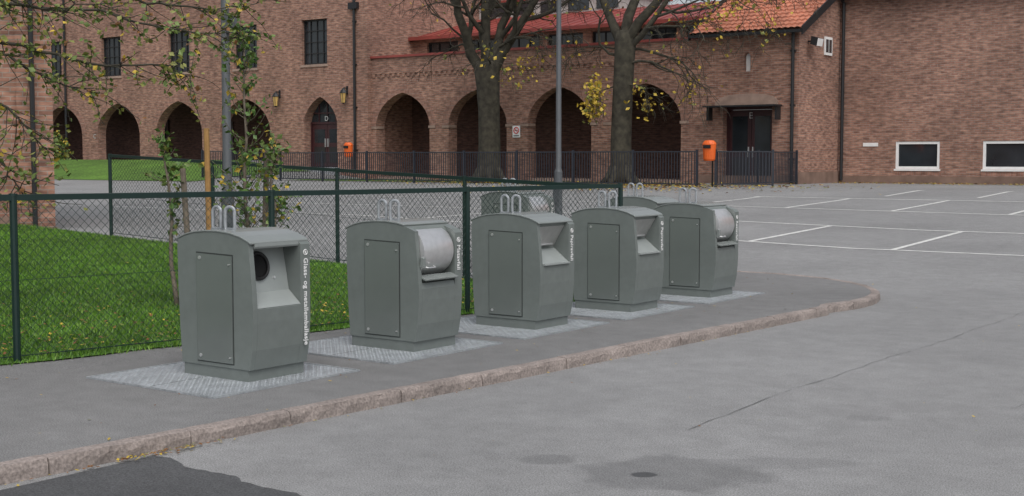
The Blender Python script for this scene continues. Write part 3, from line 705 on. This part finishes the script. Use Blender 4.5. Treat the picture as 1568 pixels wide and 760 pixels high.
def big_tree(x,y,trunk,limbs,twigs,seed,leaf_n,clumps,mx=5):
    R=random.Random(seed); z=g(x,y)-.1; E=empty('tree',(x,y,z)); mb=MB(); lp=[]
    mb.tube([p[:3] for p in trunk],[p[3] for p in trunk],14,0)
    for i in range(7):
        a=i*.9+R.random()*.4; r0=trunk[0][3]
        mb.tube([(math.cos(a)*r0*.5,math.sin(a)*r0*.5,.75),(math.cos(a)*r0*.95,math.sin(a)*r0*.95,.22),(math.cos(a)*r0*1.6,math.sin(a)*r0*1.6,-.05)],[.13,.14,.08],6,0)
    for (p,d,Ln,r) in limbs: grow(mb,lp,p,d,Ln,r,0,mx,R,droop=.12,up=.10)
    for (p,d,Ln,r) in twigs: grow(mb,lp,p,d,Ln,r,0,3,R,droop=.18,up=-.06,spr=.6)
    mb.make('trunk_and_branches',[bark],E,smooth=True)
    ml=MB()
    for k in range(leaf_n):
        p=R.choice(lp)+Vector((R.gauss(0,.12),R.gauss(0,.12),R.gauss(0,.12)-.05)); leafquad(ml,p,R.uniform(.12,.2),R.choice([0,0,0,1,2]),R)
    for (cx,cy,cz,sx,sz,n) in clumps:
        near=[q for q in lp if abs(q.x-cx)<sx*1.2 and abs(q.z-cz)<sz*1.3]
        for k in range(n):
            if near and R.random()<.75: p=R.choice(near)+Vector((R.gauss(0,.15),R.gauss(0,.15),R.gauss(0,.2)))
            else: p=Vector((cx+R.gauss(0,sx*.45),cy+R.gauss(0,sx*.45),cz+R.gauss(0,sz*.45)))
            leafquad(ml,p,R.uniform(.13,.22),R.choice([0,0,0,0,1]),R)
    ml.make('leaves',[leafY,leafO,leafB],E)
big_tree(-31.35,41.0,[(0,0,0,.58),(0,0,.5,.47),(.02,0,1.5,.43),(.0,0,2.8,.42),(-.05,0,3.8,.46),(-.1,0,4.4,.50),(-.1,0,4.75,.42)],
 [((-.25,0,4.3),(-1,-.15,1.1),3.6,.24),((-.1,0,4.5),(-.45,.3,1.6),3.4,.23),((.1,0,4.5),(.2,-.3,1.8),3.6,.24),((.1,0,4.5),(.6,.3,1.5),3.5,.21),((.2,0,4.3),(1.1,.1,1.25),3.4,.22)],
 [((.5,0,5.3),(1.3,-.4,.55),1.9,.05),((-.6,0,5.4),(-1.2,-.5,.6),2.2,.05),((.1,0,4.6),(1,-.6,.3),1.6,.04),((-.9,0,5.6),(-1.1,.4,.1),2.0,.045),((1.0,0,5.6),(1.1,.2,.1),1.8,.04)],3,450,[(1.9,-.3,4.2,.45,.55,90)])
big_tree(-25.25,41.0,[(0,0,0,.52),(0,0,.5,.41),(-.02,0,1.5,.38),(.03,0,3.0,.37),(.1,0,4.4,.37),(.15,0,5.2,.40),(.15,0,5.6,.33)],
 [((0,0,5.1),(-.9,-.1,1.2),3.3,.19),((.1,0,5.3),(-.15,.3,1.6),3.3,.21),((.25,0,5.2),(.8,-.2,1.4),3.3,.20),((.2,0,4.9),(1.2,-.1,.75),3.2,.13)],
 [((.1,0,4.9),(1.2,.5,.35),2.2,.06),((.2,0,4.4),(1.2,-.5,.25),2.2,.055),((0,0,4.7),(-1.3,-.3,.5),2.0,.06),((.1,0,3.6),(1.1,-.4,.2),1.0,.03),((-.1,0,3.6),(-1.1,-.4,.1),.9,.03),((.9,0,5.6),(1.3,-.2,.3),2.4,.05),((0,0,5.0),(-1.1,.5,.1),1.8,.045)],8,650,[(-.95,-.3,3.6,.42,.75,280),(.7,-.3,3.0,.3,.45,50),(4.3,-.3,5.9,.9,.5,110),(2.6,0,3.6,.8,.5,30)])
R=random.Random(5)
tx,ty=W(13.2,-7.6); E=empty('tree',(tx,ty,0)); mb=MB(); ml=MB()
def loc(F_,R_,z): x,y=W(F_,R_); return Vector((x-tx,y-ty,z))
mb.tube([(0,0,-.05),(0,0,.6),(.05,0,2.2),(0,.1,3.6),(.1,.1,5.5),(.0,.2,7.5)],[.26,.19,.17,.15,.1,.04],10,0)
boughs=[[(13.2,-7.6,3.0),(13.1,-6.2,3.45),(13.2,-5.2,3.25),(13.5,-4.2,3.18),(13.8,-3.45,3.0),(13.9,-2.95,2.95)],
[(13.2,-7.6,2.7),(12.8,-6.2,3.0),(12.5,-5.0,2.85),(12.6,-4.2,2.6),(12.8,-3.5,2.62),(12.9,-3.15,2.5)],
[(13.2,-7.6,2.3),(12.3,-6,2.6),(12,-5.1,2.45),(12,-4.6,2.15),(12,-4.3,1.8)],
[(13.2,-7.6,3.4),(13.6,-6,4.0),(13.8,-4.8,3.65),(14.0,-3.9,3.35),(14.1,-3.3,3.3),(14.2,-2.75,3.35)],
[(13.2,-7.6,2.2),(12.6,-6,2.2),(12.2,-5.2,2.0),(12.3,-4.75,1.6),(12.3,-4.6,1.35)],
[(13.2,-7.6,3.3),(12.9,-6,3.6),(12.7,-5.0,3.3),(12.6,-4.5,3.1),(12.5,-3.9,3.15)],
[(13.2,-7.6,2.9),(13.0,-6,3.1),(13,-5.2,2.8),(13.1,-4.7,2.5),(13.1,-4.2,2.35)],
[(13.2,-7.6,4.4),(14,-6,5.2),(14.5,-4.6,5.0),(14.8,-3.5,4.6)],[(13.2,-7.6,5.4),(12,-7,6.5),(11,-6.6,6.8)],[(13.2,-7.6,5),(14,-9,6.2),(14.2,-10.5,6.4)],[(13.2,-7.6,4),(12,-9,4.6),(11.2,-10,4.4)]]
for bi,bo in enumerate(boughs):
    pp=[loc(*q) for q in bo]; fine=[]
    for a,b in zip(pp,pp[1:]):
        for k in range(5): fine.append(a.lerp(b,k/5)+Vector((R.gauss(0,.018),R.gauss(0,.018),R.gauss(0,.018))))
    fine.append(pp[-1]); n=len(fine)
    mb.tube(fine,[.030*(1-.88*i/n) for i in range(n)],6,0)
    for i in range(5,n):
        for _ in range(3 if bi<7 else 4):
            if R.random()<.12: continue
            d0=(fine[i]-fine[i-1]).normalized(); o=Vector((R.gauss(0,1),R.gauss(0,1),R.gauss(0,.6))).normalized(); d=(d0*.7+o*.8).normalized()
            Ln=R.uniform(.2,.6); q=fine[i]; tp=[q]; tone=R.choice([[0,0,1,1],[0,1,1,2],[0,0,0,1,3]])
            for s_ in range(4):
                d=(d+Vector((R.gauss(0,.2),R.gauss(0,.2),R.gauss(-.03,.2)))).normalized(); q=q+d*Ln/4; tp.append(q)
                if R.random()<.9:
                    for _k in range(R.randint(1,3)): leafquad(ml,q+Vector((R.gauss(0,.02),R.gauss(0,.02),R.gauss(0,.02))),R.uniform(.045,.08),R.choice(tone),R)
            mb.tube(tp,[.006,.005,.0045,.0035,.003],3,0,cap=False)
mb.make('trunk_and_branches',[bark],E,smooth=True); ml.make('leaves',[leafG,leafO,leafY,leafB],E)
def sapling(F_,R_,H,rad,low,n,seed,mats,lean=0):
    R=random.Random(seed); x,y=W(F_,R_); z=g(x,y); E=empty('young_tree',(x,y,z)); mb=MB(); ml=MB()
    pts=[Vector((lean*(i/8)+R.gauss(0,.02),R.gauss(0,.02),H*i/8)) for i in range(9)]
    mb.tube(pts,[.026*(1-.8*i/8)+.003 for i in range(9)],7,0)
    for k in range(n):
        t=R.uniform(low,1); q=pts[min(7,int(t*8))].lerp(pts[min(8,int(t*8)+1)],t*8-int(t*8))
        a=R.uniform(0,6.28); Ln=rad*(1.15-.7*t)*R.uniform(.5,1.3); d=Vector((math.cos(a),math.sin(a),R.uniform(.5,1.5))).normalized(); tp=[q]
        for s_ in range(5):
            d=(d+Vector((R.gauss(0,.14),R.gauss(0,.14),R.gauss(.02,.1)))).normalized(); q=q+d*Ln/5; tp.append(q)
            for _ in range(R.randint(1,3)): leafquad(ml,q+Vector((R.gauss(0,.02),R.gauss(0,.02),R.gauss(0,.02))),R.uniform(.05,.09),R.choice([0,0,0,0,1,1,1,2]),R)
        mb.tube(tp,[.007,.006,.005,.004,.003,.002],3,0,cap=False)
    mb.make('stem',[bark2],E,smooth=True); ml.make('leaves',mats,E)
sapling(14.5,-2.95,2.95,.60,.26,62,21,[leafF,leafG,leafY])
sapling(14.3,-2.62,1.75,.50,.35,26,22,[leafF,leafG,leafY],.05)
sapling(14.0,-3.62,1.85,.40,.35,18,23,[leafF,leafG,leafO],-.15)
for (F_,R_,H,m,ln) in ((14.2,-3.29,1.93,wood,-.03),(14.6,-2.80,1.72,bark2,.10),(13.9,-3.42,1.5,bark2,-.12)):
    x,y=W(F_,R_); mb=MB(); mb.tube([(0,0,0),(ln,0,H)],[.032,.030],8); mb.make('tree_stake',[m],loc=(x,y,g(x,y)))
def bush(x,y,rx,ry,h,n,seed,mats):
    R=random.Random(seed); mb=MB(); z=g(x,y)-.1
    for k in range(26):
        a=R.uniform(0,6.28); mb.tube([(0,0,0),(rx*.4*math.cos(a),ry*.4*math.sin(a),h*.5),(rx*.8*math.cos(a)*R.random(),ry*.8*math.sin(a)*R.random(),h*.9)],[.02,.012,.005],3,0,cap=False)
    for k in range(n):
        a=R.uniform(0,6.28); u=R.random()**.4; zz=R.random(); w=math.sqrt(max(0,1-(zz*1.0)**2.2))*(.8+.25*math.sin(3*a+seed)); leafquad(mb,(rx*u*w*math.cos(a),ry*u*w*math.sin(a),h*zz+R.gauss(0,.06)),R.uniform(.12,.22),R.choice([1,1,1,2,3]),R)
    mb.make('bush',mats,loc=(x,y,z))
for i,(x,rx,h) in enumerate(((-66.2,1.3,1.3),(-64.2,1.0,1.5),(-68.6,1.6,1.2),(-71,1.3,1.5))): bush(x,43.9,rx,.8,h,900,30+i,[bark,leafG,leafF,leafY])

# ------------------------------------------------------------------ grass blades
nprng=np.random.default_rng(3)
def blades(n,name,mats,h=(.02,.055),w=.011):
    Y=nprng.uniform(2.5,13.55,n); X=nprng.uniform(-21,-8.2,n)
    fx=-9.55+.154*(Y-6.13)+.10+nprng.normal(0,.04,n); k=X<fx; 
    F_=-.5934*X+.8049*Y; Rr=.8049*X+.5934*Y; k&=(Rr/F_>-.48)
    X=X[k];Y=Y[k]; n=len(X)
    Z=.04*np.clip(-9-X,0,12)+.012
    cl=.5+.5*np.sin(X*7.1+3*np.sin(Y*2.3))*np.sin(Y*8.3+2*np.sin(X*3.1))
    a=nprng.uniform(0,6.28,n); H=nprng.uniform(*h,n)*(.7+.6*cl); dx=np.cos(a)*w*.5; dy=np.sin(a)*w*.5
    lx=nprng.normal(0,.014,n); ly=nprng.normal(0,.014,n)
    V=np.empty((n,3,3)); V[:,0]=np.c_[X-dx,Y-dy,Z]; V[:,1]=np.c_[X+dx,Y+dy,Z]; V[:,2]=np.c_[X+lx,Y+ly,Z+H]
    me=bpy.data.meshes.new(name); me.vertices.add(n*3); me.vertices.foreach_set('co',V.ravel())
    me.loops.add(n*3); me.loops.foreach_set('vertex_index',np.arange(n*3,dtype=np.int32))
    me.polygons.add(n); me.polygons.foreach_set('loop_start',np.arange(0,n*3,3,dtype=np.int32))
    try: me.polygons.foreach_set('loop_total',np.full(n,3,dtype=np.int32))
    except Exception: pass
    for m in mats: me.materials.append(m)
    me.polygons.foreach_set('material_index',nprng.integers(0,len(mats),n).astype(np.int32))
    me.update(calc_edges=True); me.validate(); o=bpy.data.objects.new(name,me); S.collection.objects.link(o)
blades(330000,'grass',[grassm,grassm,grassm2,grassm3])
# ------------------------------------------------------------------ fallen leaves
mb=MB(); R=random.Random(77)
def flat(x,y,z,s):
    a=R.uniform(0,6.28); ca,sa=math.cos(a),math.sin(a); t=R.uniform(0,.35)*s
    P=[(x-ca*s*.5,y-sa*s*.5,z+.003),(x+sa*s*.3,y-ca*s*.3,z+.003+t*.6),(x+ca*s*.5,y+sa*s*.5,z+.003+t),(x-sa*s*.3,y+ca*s*.3,z+.003+t*.3)]
    mb.add(P,[(0,1,2),(0,2,3)],R.choice([0,0,1,2,2,3]))
for k in range(1500):
    y=R.uniform(4,13.4); x=fenceX(y)-abs(R.gauss(0,1.6)); flat(x,y,g(x,y)+.045,R.uniform(.035,.06))
for k in range(80):
    y=4+9*R.random()**1.2; x=kerbX(y)+.02+abs(R.gauss(0,.04)); flat(x,y,-.083,R.uniform(.015,.03))
for k in range(110):
    y=R.gauss(5.0,.25); x=kerbX(y)+.03+abs(R.gauss(0,.05)); flat(x,y,-.08+R.random()*.012,R.uniform(.02,.038))
for k in range(120):
    y=R.uniform(4,17); x=R.uniform(fenceX(min(y,13)),kerbX(y)-.15); flat(x,y,g(x,y)+.002,R.uniform(.02,.04))
for k in range(160):
    y=R.uniform(3,20); x=R.uniform(-6,3); flat(x,y,g(x,y)-.086,R.uniform(.012,.03))
for k in range(5000):
    c=R.choice([(-31.3,41),(-25.2,41),(-25.2,40.5),(-22.5,39)]); x=R.gauss(c[0],2.6); y=R.gauss(c[1],1.6)
    if y<45: flat(x,y,g(x,y)-.066,R.uniform(.08,.16))
for k in range(1800):
    x=R.uniform(-20,0); y=YR-.2-abs(R.gauss(0,.9)); flat(x,y,g(x,y)-.08,R.uniform(.07,.14))
mb.make('fallen_leaves',[leafY,leafO,leafB,leafB])

# ------------------------------------------------------------------ light
w=bpy.data.worlds.new('World'); S.world=w; w.use_nodes=True; nt=w.node_tree; bg=nt.nodes['Background']
sky=nt.nodes.new('ShaderNodeTexSky'); sky.sky_type='NISHITA'; sky.sun_disc=False
sky.air_density=1; sky.dust_density=4; sky.ozone_density=1
hs=nt.nodes.new('ShaderNodeHueSaturation'); hs.inputs['Saturation'].default_value=.34
nt.links.new(sky.outputs[0],hs.inputs['Color']); nt.links.new(hs.outputs[0],bg.inputs['Color']); bg.inputs['Strength'].default_value=.15
sl=bpy.data.lights.new('sun','SUN'); sl.energy=1.2; sl.angle=math.radians(60); sl.color=(1,.99,.97); so=bpy.data.objects.new('sun',sl); S.collection.objects.link(so)
el=math.radians(55); az=Vector((.75,-.66,0)).normalized()
dirv=-(az*math.cos(el)+Vector((0,0,math.sin(el)))); so.rotation_euler=dirv.to_track_quat('-Z','Y').to_euler()
sky.sun_elevation=el; sky.sun_rotation=math.atan2(az.x,az.y)
# ------------------------------------------------------------------ camera
cd=bpy.data.cameras.new('camera'); cam=bpy.data.objects.new('camera',cd); S.collection.objects.link(cam)
cam.location=(0,0,1.7); cam.rotation_euler=(math.radians(90-3.975),0,math.radians(36.4)); cd.lens=45.92; cd.sensor_width=36; cd.clip_end=2000; cd.clip_start=.05
S.camera=cam
